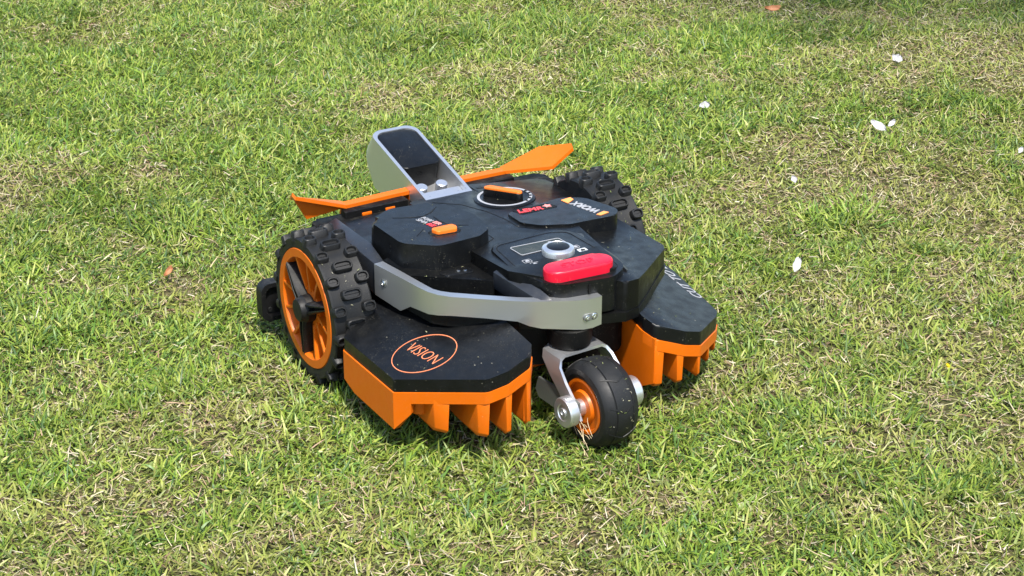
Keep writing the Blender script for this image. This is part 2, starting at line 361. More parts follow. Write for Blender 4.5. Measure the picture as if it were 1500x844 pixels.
# right shoulder, sloping outwards
SH = lambda x, y: .2110-.155*max(0, x-.085)-.04*max(0, y+.05)
slab(bm, [(.06, -.312), (.074, -.330), (.098, -.325), (.12, -.306), (.206, -.226), (.213, -.212), (.206, -.115), (.204, .05), (.195, .104), (.06, .104)], .154, lambda x, y: SH(x, y), [.004, .008, .01, .01, .016, .012, .02, .02, .01, .002], .0035)
# rear left deck beside the wheel
slab(bm, [(-.178, .092), (-.178, -.015), (-.165, -.04), (-.06, -.10), (.07, -.10), (.07, .099), (-.165, .099)], .16, lambda x, y: TOP(x, y)-.011-.04*max(0, -.02-x), .006, .0025)
# middle deck
slab(bm, [(-.050, .085), (-.048, -.01), (-.026, -.05), (-.022, -.12), (-.066, -.144), (-.066, -.155), (-.06, -.24), (-.02, -.30), (.072, -.31), (.094, -.24), (.112, -.14), (.112, .085)], .16, TOP, .008, .002)
obj('shell', bm, 'black', mower)

# left arm that carries the guard bar
bm = bmesh.new()
A = [(-.186, .085, .196), (-.186, -.02, .198), (-.186, -.083, .1985), (-.171, -.083, .1985), (-.166, -.03, .206), (-.168, .085, .204)]
lo = [bm.verts.new((p[0], p[1], .15)) for p in A]; hi = [bm.verts.new(p) for p in A]
for i in range(6): bm.faces.new((lo[i], lo[(i+1) % 6], hi[(i+1) % 6], hi[i]))
bm.faces.new((hi[0], hi[1], hi[4], hi[5])); bm.faces.new((hi[1], hi[2], hi[3], hi[4])); bm.faces.new(lo[::-1])
bmesh.ops.bevel(bm, geom=list(bm.edges), offset=.0015, segments=2, profile=.5, affect='EDGES')
obj('side_arm', bm, 'trim', mower)

# recessed tray with its small plate
bm = bmesh.new(); slab(bm, [(-.170, -.075), (-.163, -.137), (-.158, -.143), (-.068, -.214), (-.062, -.208), (-.055, -.12), (-.10, -.05)], .165, .1985, .002, .0012); tray = obj('recess_tray', bm, 'black', mower)
bm = bmesh.new(); slab(bm, [(-.126, -.152), (-.118, -.171), (-.076, -.176), (-.074, -.156)], .19, .1997, .006, .001); obj('socket_cover', bm, 'cover', tray)
for q in ((-.096, -.163), (-.087, -.166)):
    bm = bmesh.new(); lathe(bm, [(.198, .0028), (.2008, .0028), (.2012, .0018)], 12, 'Z', (*q, 0)); obj('contact_stud', bm, 'steel', tray)

# --- guard bar
bm = bmesh.new()
po = [(-.1885, -.085), (-.1805, -.127), (-.1775, -.143), (-.1735, -.166), (-.1700, -.186), (-.1655, -.205), (-.158, -.220), (-.146, -.234), (-.110, -.263), (-.074, -.2905), (-.060, -.300), (-.046, -.308), (-.006, -.3275), (.006, -.3315), (.020, -.333), (.034, -.3325)]
pin = [(-.174, -.083), (-.1670, -.125), (-.1645, -.141), (-.161, -.164), (-.158, -.184), (-.155, -.200), (-.149, -.211), (-.139, -.222), (-.104, -.251), (-.069, -.2785), (-.056, -.287), (-.043, -.294), (-.002, -.314), (.008, -.317), (.020, -.319), (.034, -.3185)]
zb = [.1530, .1500, .1490, .1640, .166, .167, .1695, .172, .172, .170, .1635, .1600, .1570, .156, .1560, .158]
ribbon(bm, po, pin, zb, [.2005]*16)
bmesh.ops.bevel(bm, geom=[e for e in bm.edges if e.calc_face_angle(0) > .6], offset=.0026, segments=3, profile=.5, affect='EDGES')
bar = obj('guard_bar', bm, 'silver', mower, 28)
def screw(p, nrm, r, parent):
    bm = bmesh.new(); lathe(bm, [(-.002, r), (.0008, r), (.0014, r*.8), (.0014, r*.45), (.0002, r*.35)], 14, 'Z')
    q = Vector(nrm).to_track_quat('Z', 'Y').to_matrix().to_4x4()
    for v in bm.verts: v.co = (q @ v.co)+Vector(p)
    obj('screw', bm, 'steel', parent)
def pocket(p, u, w_, h_, nrm, parent):
    u = Vector(u).normalized(); n = Vector(nrm).normalized(); v = n.cross(u)
    bm = bmesh.new(); ring = []
    for i in range(20):
        t = 2*PI*i/20; c_ = max(0, w_-h_)/2*(1 if math.cos(t) > 0 else -1); ring.append(Vector(p)+u*(c_+h_/2*math.cos(t))+v*(h_/2*math.sin(t))+n*.0004)
    extrude_poly(bm, ring, -n*.003); obj('screw_pocket', bm, 'grey', parent)
nb = Vector((.05, -1, 0)); tb = Vector((1, .05, 0))
pocket((.0165, -.3329, .1735), tb, .023, .0105, nb, bar)
screw((.0105, -.3336, .1735), nb, .0038, bar); screw((.0215, -.3334, .174), nb, .0042, bar)
nl = Vector((-1, -.18, 0)); pocket((-.1845, -.106, .178), (.18, -1, 0), .014, .012, nl, bar); screw((-.1851, -.106, .178), nl, .0042, bar)

# --- battery cover
bm = bmesh.new()
BC = [(-.163, -.016), (-.158, -.112), (-.116, -.146), (-.050, -.142), (-.024, -.124), (-.020, -.068), (-.045, 0), (-.118, .008)]
slab(bm, BC, .168, .2355, [.026, .026, .026, .018, .024, .024, .024, .026], .0078, 1, n=6)
for v in bm.verts:
    if v.co.z < .2: v.co.x = -.092+(v.co.x+.092)*1.03; v.co.y = -.07+(v.co.y+.07)*1.03
cov = obj('battery_cover', bm, 'cover', mower)
def groove(pts, z, wd, parent):
    for a, b in zip(pts, pts[1:]):
        pass
    bm = bmesh.new(); P = [Vector(p) for p in pts]; Lh, Rh = [], []
    for i, p in enumerate(P):
        t = (P[min(i+1, len(P)-1)]-P[max(i-1, 0)]).normalized(); n = Vector((-t.y, t.x)); ww = wd*(.35 if i in (0, len(P)-1) else 1)
        Lh.append(p+n*ww/2); Rh.append(p-n*ww/2)
    slab(bm, Lh+Rh[::-1], z-.002, z+.0003); obj('groove', bm, 'matte', parent)
groove([(-.129, -.025), (-.105, -.037), (-.088, -.041), (-.072, -.034), (-.055, -.019)], .2355, .0024, cov)
groove([(-.076, -.049), (-.075, -.066), (-.071, -.082), (-.060, -.093), (-.046, -.101)], .2355, .0024, cov)
groove([(-.128, -.1), (-.109, -.083)], .2355, .0022, cov)
bm = bmesh.new(); slab(bm, [(-.112, -.094), (-.106, -.111), (-.070, -.117), (-.063, -.112), (-.064, -.096), (-.074, -.090)], .233, .2360, .006, .0006); obj('latch_recess', bm, 'matte', cov)
bm = bmesh.new(); slab(bm, [(-.105, -.099), (-.100, -.111), (-.070, -.114), (-.067, -.099), (-.072, -.095), (-.100, -.095)], .232, .2405, .006, .0014, 3); obj('release_button', bm, 'orangetop', cov)
ut, vt = Vector((.012, -.040, 0)), Vector((.04, .012, 0)); zt = .2358
text_mesh('cover_print', 'POW', .0072, (-.0880, -.0545, zt), ut, vt, 'greyprint', cov, .2, .0006, .020, .0)
text_mesh('cover_print', 'ER', .0072, (-.0820, -.0735, zt), ut, vt, 'pinkprint', cov, .2, .0006, .014, .02)
text_mesh('cover_print', 'SHA', .0072, (-.0975, -.0565, zt), ut, vt, 'greyprint', cov, .2, .0006, .020, .0)
text_mesh('cover_print', 'RE', .0072, (-.0925, -.0755, zt), ut, vt, 'redprint', cov, .2, .0006, .014, .02)

# --- dial
dc = Vector((.080, .019)); dz = TOP(*dc)-.001; tilt = math.atan(.055)
def dialpart(name, prof, m, n=56):
    bm = bmesh.new(); lathe(bm, prof, n, 'Z'); R = Matrix.Rotation(-tilt, 4, 'X')
    for v in bm.verts: v.co = (R @ v.co)+Vector((dc.x, dc.y, dz))
    return obj(name, bm, m, dial)
dial = bpy.data.objects.new('height_dial', None)
bm = bmesh.new(); lathe(bm, [(0, .047), (.002, .0465), (.0035, .044), (.0036, .040), (.0018, .030), (.0018, .002)], 56, 'Z'); R_ = Matrix.Rotation(-tilt, 4, 'X')
for v in bm.verts: v.co = (R_ @ v.co)+Vector((dc.x, dc.y, dz))
bpy.data.objects.remove(dial); dial = obj('height_dial', bm, 'black', mower)
bm = bmesh.new(); lathe(bm, [(.0032, .0375), (.0040, .0375), (.0040, .0415), (.0032, .0415)], 64, 'Z', close=True)
for v in bm.verts: v.co = (R_ @ v.co)+Vector((dc.x, dc.y, dz))
obj('scale_ring', bm, 'greyprint', dial)
kx = Matrix.Translation((dc.x-.001, dc.y+.002, dz)) @ R_ @ Matrix.Rotation(math.radians(-58), 4, 'Z')
def knobpart(name, hl, hw, z0, z1, m, bev):
    bm = bmesh.new(); slab(bm, [(-hl, -hw), (hl, -hw*.8), (hl, hw*.8), (-hl, hw)], z0, z1, hw*.75, bev)
    for v in bm.verts:
        v.co.z -= .010*(v.co.x/.032)**2*(v.co.z > .006)*.25
        v.co = kx @ v.co
    return obj(name, bm, m, dial)
knobpart('dial_grip', .0325, .0085, .001, .0150, 'black', .0015); knobpart('grip_cap', .0315, .0068, .0140, .0172, 'orangetop', .001)
for k in range(5):
    t = math.radians(-62+k*17); p = Vector((.039*math.cos(t), .039*math.sin(t), .0040)); p = (R_ @ p)+Vector((dc.x, dc.y, dz))
    text_mesh('dial_number', '%d' % (20+k*10), .0042, p, (-math.sin(t), math.cos(t), 0), (-math.cos(t), -math.sin(t), 0), 'matte', dial, 0, .0005, .0055, .02)

# --- badge plate
bm = bmesh.new(); BZ = lambda x, y: TOP(x, y)+.0035
slab(bm, [(.046, -.047), (.044, -.094), (.062, -.118), (.100, -.138), (.176, -.143), (.192, -.122), (.176, -.052), (.146, -.034)], .175, BZ, [.008, .02, .02, .02, .018, .024, .03, .016], .0022, 3, n=6)
bad = obj('badge_plate', bm, 'cover', mower)
def onb(x, y): return (x, y, BZ(x, y))
bm = bmesh.new(); slab(bm, [(.056, -.043), (.063, -.066), (.124, -.0655), (.117, -.044)], lambda x, y: BZ(x, y)-.001, lambda x, y: BZ(x, y)+.0004, .003); obj('name_panel', bm, 'matte', bad)
text_mesh('red_lettering', 'LEMR', .0125, onb(.081, -.0555), (1, -.12, -.005), (-.05, 1, -.055), 'redprint', bad, .15, .0011, .040, .03)
bm = bmesh.new(); sc = Vector((.1105, -.0545))
P = [sc+Vector((math.cos(PI/2+k*PI/5), math.sin(PI/2+k*PI/5)))*(.0075 if k % 2 == 0 else .004) for k in range(10)]
slab(bm, P, lambda x, y: BZ(x, y)-.001, lambda x, y: BZ(x, y)+.0010); obj('star_mark', bm, 'pinkprint', bad)
uw, vw = Vector((-.012, .062, -.0034)), Vector((-.062, -.012, 0))
text_mesh('brand_lettering', 'WORX', .0150, onb(.1545, -.090), uw, vw, 'greyprint', bad, .1, .0008, .056, .03)
def wedge(pts, m):
    bm = bmesh.new(); slab(bm, pts, lambda x, y: BZ(x, y)-.001, lambda x, y: BZ(x, y)+.0008); obj('brand_wedge', bm, m, bad)
wedge([(.140, -.045), (.158, -.042), (.1575, -.052), (.142, -.062)], 'orangeprint'); wedge([(.152, -.126), (.156, -.132), (.172, -.128), (.168, -.120)], 'orangeprint')

bm_ = None
def seam(pts, wd=.0014):
    P = [Vector(p) for p in pts]; Lh, Rh = [], []
    for i, p in enumerate(P):
        t = (P[min(i+1, len(P)-1)]-P[max(i-1, 0)]).normalized(); n = Vector((-t.y, t.x)); Lh.append(p+n*wd/2); Rh.append(p-n*wd/2)
    bm = bmesh.new(); slab(bm, Lh+Rh[::-1], lambda x, y: TOP(x, y)-.002, lambda x, y: TOP(x, y)+.0003); obj('panel_seam', bm, 'matte', mower)
seam([(-.020, .062), (.012, .030), (.030, -.020), (.036, -.060), (.036, -.098), (.056, -.124)]); seam([(-.015, -.055), (-.016, -.12), (-.050, -.142)])
seam([(.100, -.030), (.106, .020), (.098, .070), (.062, .083)])

# --- control console
bm = bmesh.new(); CZ = lambda x, y: .2215+.010*(y+.22)
CO = [(-.044, -.152), (.056, -.146), (.088, -.158), (.094, -.232), (.092, -.302), (.058, -.324), (-.014, -.314), (-.036, -.294), (-.052, -.244)]
slab(bm, CO, .170, CZ, [.02, .02, .024, .03, .034, .03, .024, .024, .03], .0038, 4, n=6)
for v in bm.verts:
    if v.co.z < .2: v.co.x = .022+(v.co.x-.022)*1.03
con = obj('control_console', bm, 'cover', mower)
def frame(name, P, r, wd, zf, parent, m, dz0=-.001, dz1=.0006):
    Q = fillet(P, r, 5); c_ = sum(Q, Vector((0, 0)))/len(Q); bm = bmesh.new(); k = len(Q); O, I = [], []
    for i in range(k):
        t = (Q[(i+1) % k]-Q[i-1]).normalized(); n = Vector((-t.y, t.x))
        if n.dot(c_-Q[i]) < 0: n = -n
        O.append(Q[i]); I.append(Q[i]+n*wd)
    V = [[bm.verts.new((p.x, p.y, zf(p.x, p.y)+h)) for p, h in ((O[i], dz0), (O[i], dz1), (I[i], dz1), (I[i], dz0))] for i in range(k)]
    for i in range(k):
        for j in range(4): bm.faces.new((V[i][j], V[(i+1) % k][j], V[(i+1) % k][(j+1) % 4], V[i][(j+1) % 4]))
    return obj(name, bm, m, parent)
frame('panel_seam', [(-.038, -.158), (.052, -.153), (.080, -.163), (.086, -.232), (.083, -.298), (.054, -.316), (-.012, -.307), (-.030, -.289), (-.045, -.244)], .016, .0012, CZ, con, 'matte', -.001, .0003)
SCR = [(-.021, -.173), (.057, -.177), (.060, -.203), (-.018, -.204)]
bm = bmesh.new(); slab(bm, SCR, lambda x, y: CZ(x, y)-.001, lambda x, y: CZ(x, y)+.0004, .004); scr = obj('display', bm, 'lcd', con)
frame('display_outline', SCR, .004, .0010, CZ, scr, 'greyprint', -.001, .0009)
bm = bmesh.new(); slab(bm, [(.036, -.182), (.042, -.182), (.042, -.187), (.036, -.187)], lambda x, y: CZ(x, y)-.001, lambda x, y: CZ(x, y)+.0008, .002); obj('display_mark', bm, 'greyprint', scr)
kc = Vector((.031, -.2205)); kz = CZ(*kc)
bm = bmesh.new(); lathe(bm, [(-.002, .0230), (.0070, .0230), (.0086, .0222), (.0108, .0178), (.0110, .0168), (.0100, .0160), (.0100, .001)], 48, 'Z', (kc.x, kc.y, kz)); kn = obj('control_knob', bm, 'alu', con)
bm = bmesh.new(); lathe(bm, [(.0095, .0158), (.0106, .0158), (.0109, .0150), (.0109, .001)], 40, 'Z', (kc.x, kc.y, kz)); obj('knob_face', bm, 'black', kn)
# emergency stop
sx0, sx1, sy_, rr = -.0265+.008, .067-.008, -.291, .0185
def pill(r, z0, z1, bev, name, m, par):
    P = []
    a, b = Vector((-.0100, -.2880)), Vector((.0530, -.2915))
    for c_, t0 in ((b, -PI/2), (a, PI/2)):
        for i in range(13):
            t = t0+PI*i/12; P.append(c_+Vector((r*1.08*math.cos(t), r*math.sin(t))))
    bm = bmesh.new(); slab(bm, P, lambda x, y: CZ(x, y)+z0, lambda x, y: CZ(x, y)+z1, 0, bev, 4); return obj(name, bm, m, par)
pill(.0200, -.001, .0003, 0, 'stop_recess', 'matte', con)
stop = pill(.0188, -.001, .0155, .0036, 'stop_button', 'red', con)
text_mesh('stop_lettering', 'STOP', .012, (.021, -.289, CZ(.02, -.29)+.0155), (1, -.05, 0), (.05, 1, .01), M['red'], stop, 0, .0005, .050, .01)
# small printed icons
def icon(x, y, w_, h_, fill):
    P = [(x-w_/2, y-h_/2), (x+w_/2, y-h_/2), (x+w_/2, y+h_/2), (x-w_/2, y+h_/2)]
    if fill:
        bm = bmesh.new(); slab(bm, P, lambda a, b: CZ(a, b)-.001, lambda a, b: CZ(a, b)+.0004, .002); ic = obj('key_icon', bm, 'white', con); mk = 'matte'
    else: ic = frame('key_icon', P, .002, .0007, CZ, con, 'greyprint', -.001, .0005); mk = 'greyprint'
    bm = bmesh.new(); slab(bm, [(x-w_*.22, y-h_*.2), (x+w_*.25, y-h_*.2), (x+w_*.25, y+h_*.1), (x, y+h_*.3), (x-w_*.22, y+h_*.1)], lambda a, b: CZ(a, b)-.001, lambda a, b: CZ(a, b)+.0007); obj('icon_mark', bm, mk, ic)
icon(-.0205, -.2235, .013, .010, 0); icon(-.0150, -.2365, .013, .010, 0); icon(.063, -.2145, .011, .009, 0); icon(.0660, -.2290, .014, .012, 1)
# sloped cheeks either side of the console, sky reflection painted into their colour
def cheek(P, name='console_cheek'):
    bm = bmesh.new(); extrude_poly(bm, P, (0, 0, -.025)); bmesh.ops.bevel(bm, geom=list(bm.edges), offset=.001, segments=2, profile=.5, affect='EDGES'); obj(name, bm, 'trim', mower)
cheek([(-.068, -.212, .2115), (-.053, -.208, .2145), (-.040, -.292, .2120), (-.030, -.310, .2010), (-.046, -.305, .1990)])
cheek([(.088, -.165, .2200), (.099, -.172, .2190), (.113, -.245, .2075), (.109, -.285, .2040), (.096, -.297, .2115), (.095, -.235, .2190)])
# slot in the console's front wall
bm = bmesh.new(); box(bm, (.022, -.3195, .2085), (.004, .004, .013)); obj('lanyard_slot', bm, 'matte', con)

# --- camera head
hd = bpy.data.objects.new('camera_head', None)
hy = Vector((0, .195, .045)).normalized(); hn = Vector((0, -hy.z, hy.y)); h0 = Vector((.0165, .071, .2035)); HL, HW = .205, .0395
def hp(u, v, n=0): return h0+Vector((1, 0, 0))*u+hy*v+hn*n
def hround(w0, v0, v1, r, taper=0, n=6):
    return fillet([(-w0, v0), (w0, v0), (w0-taper, v1), (-w0+taper, v1)], [.002, .002, r, r], n)
bm = bmesh.new()
OUT = hround(HW, 0, HL, .020); OUT = [q for i, p in enumerate(OUT) for q in ([p]+([Vector((p.x, .165)), Vector((p.x, HL-.022))] if abs(p.x-HW) < 1e-6 and p.y < .01 and OUT[(i+1) % len(OUT)].y > .1 else [])+([Vector((p.x, .165))] if abs(p.x+HW) < 1e-6 and p.y > .1 and OUT[(i+1) % len(OUT)].y < .01 else []))]; IN = [Vector((p.x*(HW-.0055)/HW, .012+p.y*(HL-.0185)/HL)) for p in OUT]
def depth(v): return -(.0465+.225*v) if v < .165 else -.0836+.0476*(v-.165)/.04
k = len(OUT)
to = [bm.verts.new(hp(p.x, p.y)) for p in OUT]; ti = [bm.verts.new(hp(p.x, p.y)) for p in IN]
def low(p):                                                                  # outer skin leans in towards the tip
    q = hp(p.x*.98, p.y+(.0 if p.y < .15 else .022*(p.y-.15)/(HL-.15)), depth(p.y)); return q
bo = [bm.verts.new(low(p)) for p in OUT]; bi = [bm.verts.new(hp(p.x*.985, p.y-.004, max(-.052, depth(p.y)+.006))) for p in IN]
for i in range(k):
    j = (i+1) % k
    bm.faces.new((to[i], to[j], ti[j], ti[i])); bm.faces.new((bo[i], bo[j], to[j], to[i])); bm.faces.new((ti[i], ti[j], bi[j], bi[i]))
bm.faces.new(bo[::-1]); bm.faces.new(bi)
bpy.data.objects.remove(hd); head = obj('camera_head', bm, 'alu', mower, 40)
bm = bmesh.new(); BL = hround(HW-.0065, HL*.47, HL-.0075, .014, 0); BLf = fillet([(-(HW-.0065), HL*.46), (HW-.0065, HL*.46), (HW-.0065, HL-.0075), (-(HW-.0065), HL-.0075)], [.010, .010, .014, .014], 6)
t_ = [bm.verts.new(hp(p.x, p.y, -.0015)) for p in BLf]; b_ = [bm.verts.new(hp(p.x*.97, p.y+.002, -.051)) for p in BLf]
for i in range(len(t_)): bm.faces.new((t_[i-1], t_[i], b_[i], b_[i-1]))
tf = bm.faces.new(t_); bm.faces.new(b_[::-1])
bmesh.ops.bevel(bm, geom=list(tf.edges), offset=.0022, segments=3, profile=.5, affect='EDGES'); obj('camera_housing', bm, 'black', head)
bm = bmesh.new(); P = fillet([(-(HW-.006), .004), (HW-.006, .004), (HW-.006, .036), (-(HW-.006), .036)], .003)
a = [bm.verts.new(hp(p.x, p.y, -.0095+.0*p.y)) for p in P]; b = [bm.verts.new(hp(p.x, p.y, -.05)) for p in P]
for i in range(len(a)): bm.faces.new((a[i-1], a[i], b[i], b[i-1]))
bm.faces.new(a); bm.faces.new(b[::-1]); obj('mount_plate', bm, 'alu', head)
for u in (-.024, .010):
    bm = bmesh.new(); lathe(bm, [(-.046, .009), (.0000, .009), (.0008, .008), (.0008, .001)], 20, 'Z'); q = hn.to_track_quat('Z', 'Y').to_matrix().to_4x4()
    for v in bm.verts: v.co = (q @ v.co)+hp(u, .049, -.007)
    obj('mount_post', bm, 'alu', head)
for u in (-.024, .024): screw(hp(u, .018, -.0085), hn, .0045, head)
bm = bmesh.new(); lathe(bm, [(0, .016), (.006, .016), (.008, .013), (.008, .001)], 28, 'Z'); q = Vector((0, .8, -.6)).to_track_quat('Z', 'Y').to_matrix().to_4x4()
for v in bm.verts: v.co = (q @ v.co)+hp(0, HL+.009, -.026)
obj('camera_lens', bm, 'lcd', head)

# --- bumper
bm = bmesh.new()
cx = .006; zi = .2005; I = Vector((.140, .131, 0))
def strip_pts(x, y, z, dep=.013): return [Vector((x, y, z)), Vector((x, y+dep, z+.001)), Vector((x, y+dep+.012, z-.05)), Vector((x, y+dep+.008, z-.05)), Vector((x, y+.010, z-.006)), Vector((x, y, z-.006))]
rows = [strip_pts(cx-.141, .127, .2005), strip_pts(-.0232, .132, .2005), strip_pts(-.0222, .132, .150), strip_pts(.0550, .132, .150), strip_pts(.0562, .132, .2005), strip_pts(cx+.141, .131, .2005)]
R = [[bm.verts.new(p) for p in r] for r in rows]
for A_, B_ in zip(R, R[1:]):
    for j in range(6): bm.faces.new((A_[j], B_[j], B_[(j+1) % 6], A_[(j+1) % 6]))
bm.faces.new(R[0]); bm.faces.new(R[-1][::-1])
bmesh.ops.bevel(bm, geom=[e for e in bm.edges if e.calc_face_angle(0) > .6], offset=.001, segments=2, profile=.5, affect='EDGES')
bump = obj('bumper', bm, 'orange', mower)
def wing(s):
    b0 = Vector((cx+s*.141, .128 if s < 0 else .131, .2005))
    def w_(x, y, z): return b0+Vector((s*x, y, z))
    bm = bmesh.new(); dz = .011 if s < 0 else -.003
    kx_ = 1 if s > 0 else .92
    P = [w_(-.004, 0, 0), w_(.099*kx_, -.034, .034+dz), w_(.101*kx_, -.026, .038+dz), w_(.074, .028, .0135+dz*.6+(.005 if s > 0 else 0)), w_(-.004, .016, .001)]
    def shell(P, dn, th):
        n = (P[-4]-P[0]).cross(P[-2]-P[0]); n = n if n.dot(dn) > 0 else -n; n.normalize(); k = len(P)
        a = [bm.verts.new(p) for p in P]; b = [bm.verts.new(p-n*th) for p in P]
        for V_ in (a, b):
            u_ = V_[-2]
            for i in range(k-3): bm.faces.new((V_[i], V_[i+1], u_))
            bm.faces.new((V_[0], u_, V_[-1]))
        for i in range(k): bm.faces.new((a[i], b[i], b[(i+1) % k], a[(i+1) % k]))
    if s > 0: P.insert(1, w_(.066, -.027, .0035))
    shell(P, Vector((0, 0, 1)), .0052)
    G = [w_(-.002, .004, -.004), w_(.090, -.022, .026+dz), w_(.066, -.012, -.004 if s < 0 else .003), w_(.0, .004, -.006)]
    a = [bm.verts.new(p) for p in G]; b = [bm.verts.new(p+Vector((0, .006, 0))) for p in G]
    bm.faces.new(a); bm.faces.new(b[::-1])
    for i in range(4): bm.faces.new((a[i], b[i], b[(i+1) % 4], a[(i+1) % 4]))
    if s > 0: bmesh.ops.delete(bm, geom=a+b, context='VERTS')
    obj('bumper_wing', bm, 'orange', bump, 40)
wing(-1); wing(1)
bm = bmesh.new(); slab(bm, [(-.14, .112), (-.14, .128), (-.035, .132), (-.035, .112)], .165, .1952, .002, .001); obj('bumper_support', bm, 'matte', mower)
bm = bmesh.new(); slab(bm, [(.062, .112), (.062, .132), (.150, .131), (.150, .112)], .165, .1952, .002, .001); obj('bumper_support', bm, 'matte', mower)
for x in (-.105, -.066):
    bm = bmesh.new(); box(bm, (x, .1115, .1875), (.016, .003, .005), .001); obj('bumper_tab', bm, 'orange', bump)
# front corner sensor loop beside the wheel
bm = bmesh.new()
Pq = fillet([(-.266, .027), (-.215, .027), (-.215, .089), (-.266, .089)], .014, 5)
yv = .150
def ringv(sc, y): 
    c_ = Vector((-.2405, .058)); return [bm.verts.new((c_.x+(p.x-c_.x)*sc[0], y, c_.y+(p.y-c_.y)*sc[1])) for p in Pq]
r0, r1, r2, r3 = ringv((1, 1), yv+.02), ringv((1, 1), yv), ringv((.72, .78), yv), ringv((.68, .74), yv+.008)
for A_, B_ in ((r0, r1), (r1, r2), (r2, r3)):
    for i in range(len(A_)): bm.faces.new((A_[i-1], A_[i], B_[i], B_[i-1]))
bm.faces.new(r3); bm.faces.new(r0[::-1])
bmesh.ops.bevel(bm, geom=[e for e in bm.edges if e.calc_face_angle(0) > 1.2], offset=.002, segments=2, profile=.5, affect='EDGES')
loop = obj('corner_guard', bm, 'spoke', mower)
bm = bmesh.new(); box(bm, (-.19, .150, .07), (.07, .02, .03), .003); obj('guard_arm', bm, 'matte', mower)
for z in (.043, .074):
    bm = bmesh.new(); lathe(bm, [(0, .004), (-.002, .0035), (-.002, .001)], 14, 'Y', (-.250, yv+.008, z)); obj('guard_bolt', bm, 'rubber', loop)

# --- mowing decks
def offset(P, d):
    k = len(P); out = []
    c_ = sum((Vector(p) for p in P), Vector((0, 0)))/k
    for i in range(k):
        a, b, c2 = Vector(P[i-1]), Vector(P[i]), Vector(P[(i+1) % k]); n1 = Vector((-(b-a).y, (b-a).x)).normalized(); n2 = Vector((-(c2-b).y, (c2-b).x)).normalized()
        if n1.dot(c_-b) < 0: n1 = -n1
        if n2.dot(c_-b) < 0: n2 = -n2
        m_ = (n1+n2).normalized(); out.append(b+m_*d/max(.4, m_.dot(n1)))
    return out
def deck(name, P, plane, th, fronti, backi, rr, label):
    """P: plan outline; fronti: indices of the outline run that carries comb fins"""
    d = bpy.data.objects.new(name, None); COL.objects.link(d); d.parent = mower; d['label'] = label
    bm = bmesh.new(); slab(bm, P, lambda x, y: plane(x, y)-th, plane, rr, .0032, 3); top = obj('top_plate', bm, 'deck', d)
    Q = [tuple(q) for q in offset(P, -.0012)]
    bm = bmesh.new(); slab(bm, Q, lambda x, y: plane(x, y)-th-.017, lambda x, y: plane(x, y)-th-.0004, rr, .0015); sk = obj('skirt', bm, 'orange', d)
    return d, top, sk, Q
def edge_y(P, x):
    best = 0
    for a, b in zip(P, P[1:]+P[:1]):
        lo, hi = sorted((a[0], b[0]))
        if lo <= x <= hi and hi-lo > 1e-6: best = min(best, a[1]+(b[1]-a[1])*(x-a[0])/(b[0]-a[0]))
    return best
def fin(Q, x, wd, ln, ztf, zbot, parent, taper=.7, name='comb_fin'):
    """upright tooth whose front face follows the band above it and whose body runs straight back"""
    bm = bmesh.new(); cols = []
    for sx in (-1, 1):
        col = []
        for t, zz, k in ((0, None, 1), (0, zbot+.006, taper), (.006, zbot, taper), (ln*.6, zbot+.002, taper), (ln, zbot+.008, taper), (ln, None, 1)):
            xx = x+sx*wd/2*k; yy = edge_y(Q, x+sx*wd/2*.9)+.0006+t
            col.append(bm.verts.new((xx, yy, ztf(xx, yy) if zz is None else zz)))
        cols.append(col)
    a, b = cols; bm.faces.new(a); bm.faces.new(b[::-1])
    for i in range(6): bm.faces.new((a[i], b[i], b[(i+1) % 6], a[(i+1) % 6]))
    bmesh.ops.bevel(bm, geom=list(bm.edges), offset=.0012, segments=2, profile=.5, affect='EDGES'); return obj(name, bm, 'orange', parent)
# left deck
PLn = lambda x, y: .12+.269*(x+.251)
LP = [(-.238, -.102), (-.257, -.124), (-.2535, -.272), (-.166, -.374), (-.138, -.379), (-.100, -.370), (-.086, -.350), (-.080, -.24), (-.16, -.07)]
dl, topl, skl, Ql = deck('mowing_deck', LP, PLn, .019, None, None, [.004, .004, .008, .016, .012, .012, .012, .004, .004], 'wide orange cutter housing with comb fins beside the spoked wheel')
def wall(P2, z1f, z0s, wd, parent, name):
    """upright wall following a plan line, own bottom height at each point"""
    bm = bmesh.new(); V = [Vector(p) for p in P2]; inn = []
    for i in range(len(V)):
        t = (V[min(i+1, len(V)-1)]-V[max(0, i-1)]).normalized(); inn.append(V[i]+Vector((-t.y, t.x))*wd)
    ribbon(bm, [tuple(v) for v in V], [tuple(v) for v in inn], z0s, [z1f(*v) for v in V])
    bmesh.ops.bevel(bm, geom=[e for e in bm.edges if e.calc_face_angle(0) > .7], offset=.0014, segments=2, profile=.5, affect='EDGES'); return obj(name, bm, 'orange', parent)
zt = lambda x, y: PLn(x, y)-.0195
wall([(-.2393, -.1020), (-.2586, -.1240), (-.2580, -.155), (-.2551, -.2722), (-.2385, -.2920)], zt, [.062, .055, .046, .044, .072], .010, dl, 'side_wall')
wall([(-.0985, -.3685), (-.0855, -.3485), (-.080, -.25)], zt, [.060, .052, .056], .009, dl, 'side_wall')
for (x, wd, ln, zb_) in ((-.2095, .0165, .09, .050), (-.1700, .0140, .11, .054), (-.1365, .0105, .11, .054), (-.1020, .0085, .10, .056)):
    fin(Ql, x, wd, ln, lambda a, b: zt(a, b)-.010, zb_, dl)
bm = bmesh.new(); lathe(bm, [(.062, .012), (.064, .0145), (.098, .016)], 20, 'Z', (-.215, -.272, 0)); obj('deck_post', bm, 'orange', dl)
bm = bmesh.new(); slab(bm, [(-.23, -.12), (-.235, -.22), (-.17, -.26), (-.10, -.26), (-.09, -.2), (-.15, -.09)], .075, .105, .01, .003); obj('deck_core', bm, 'orange', dl)
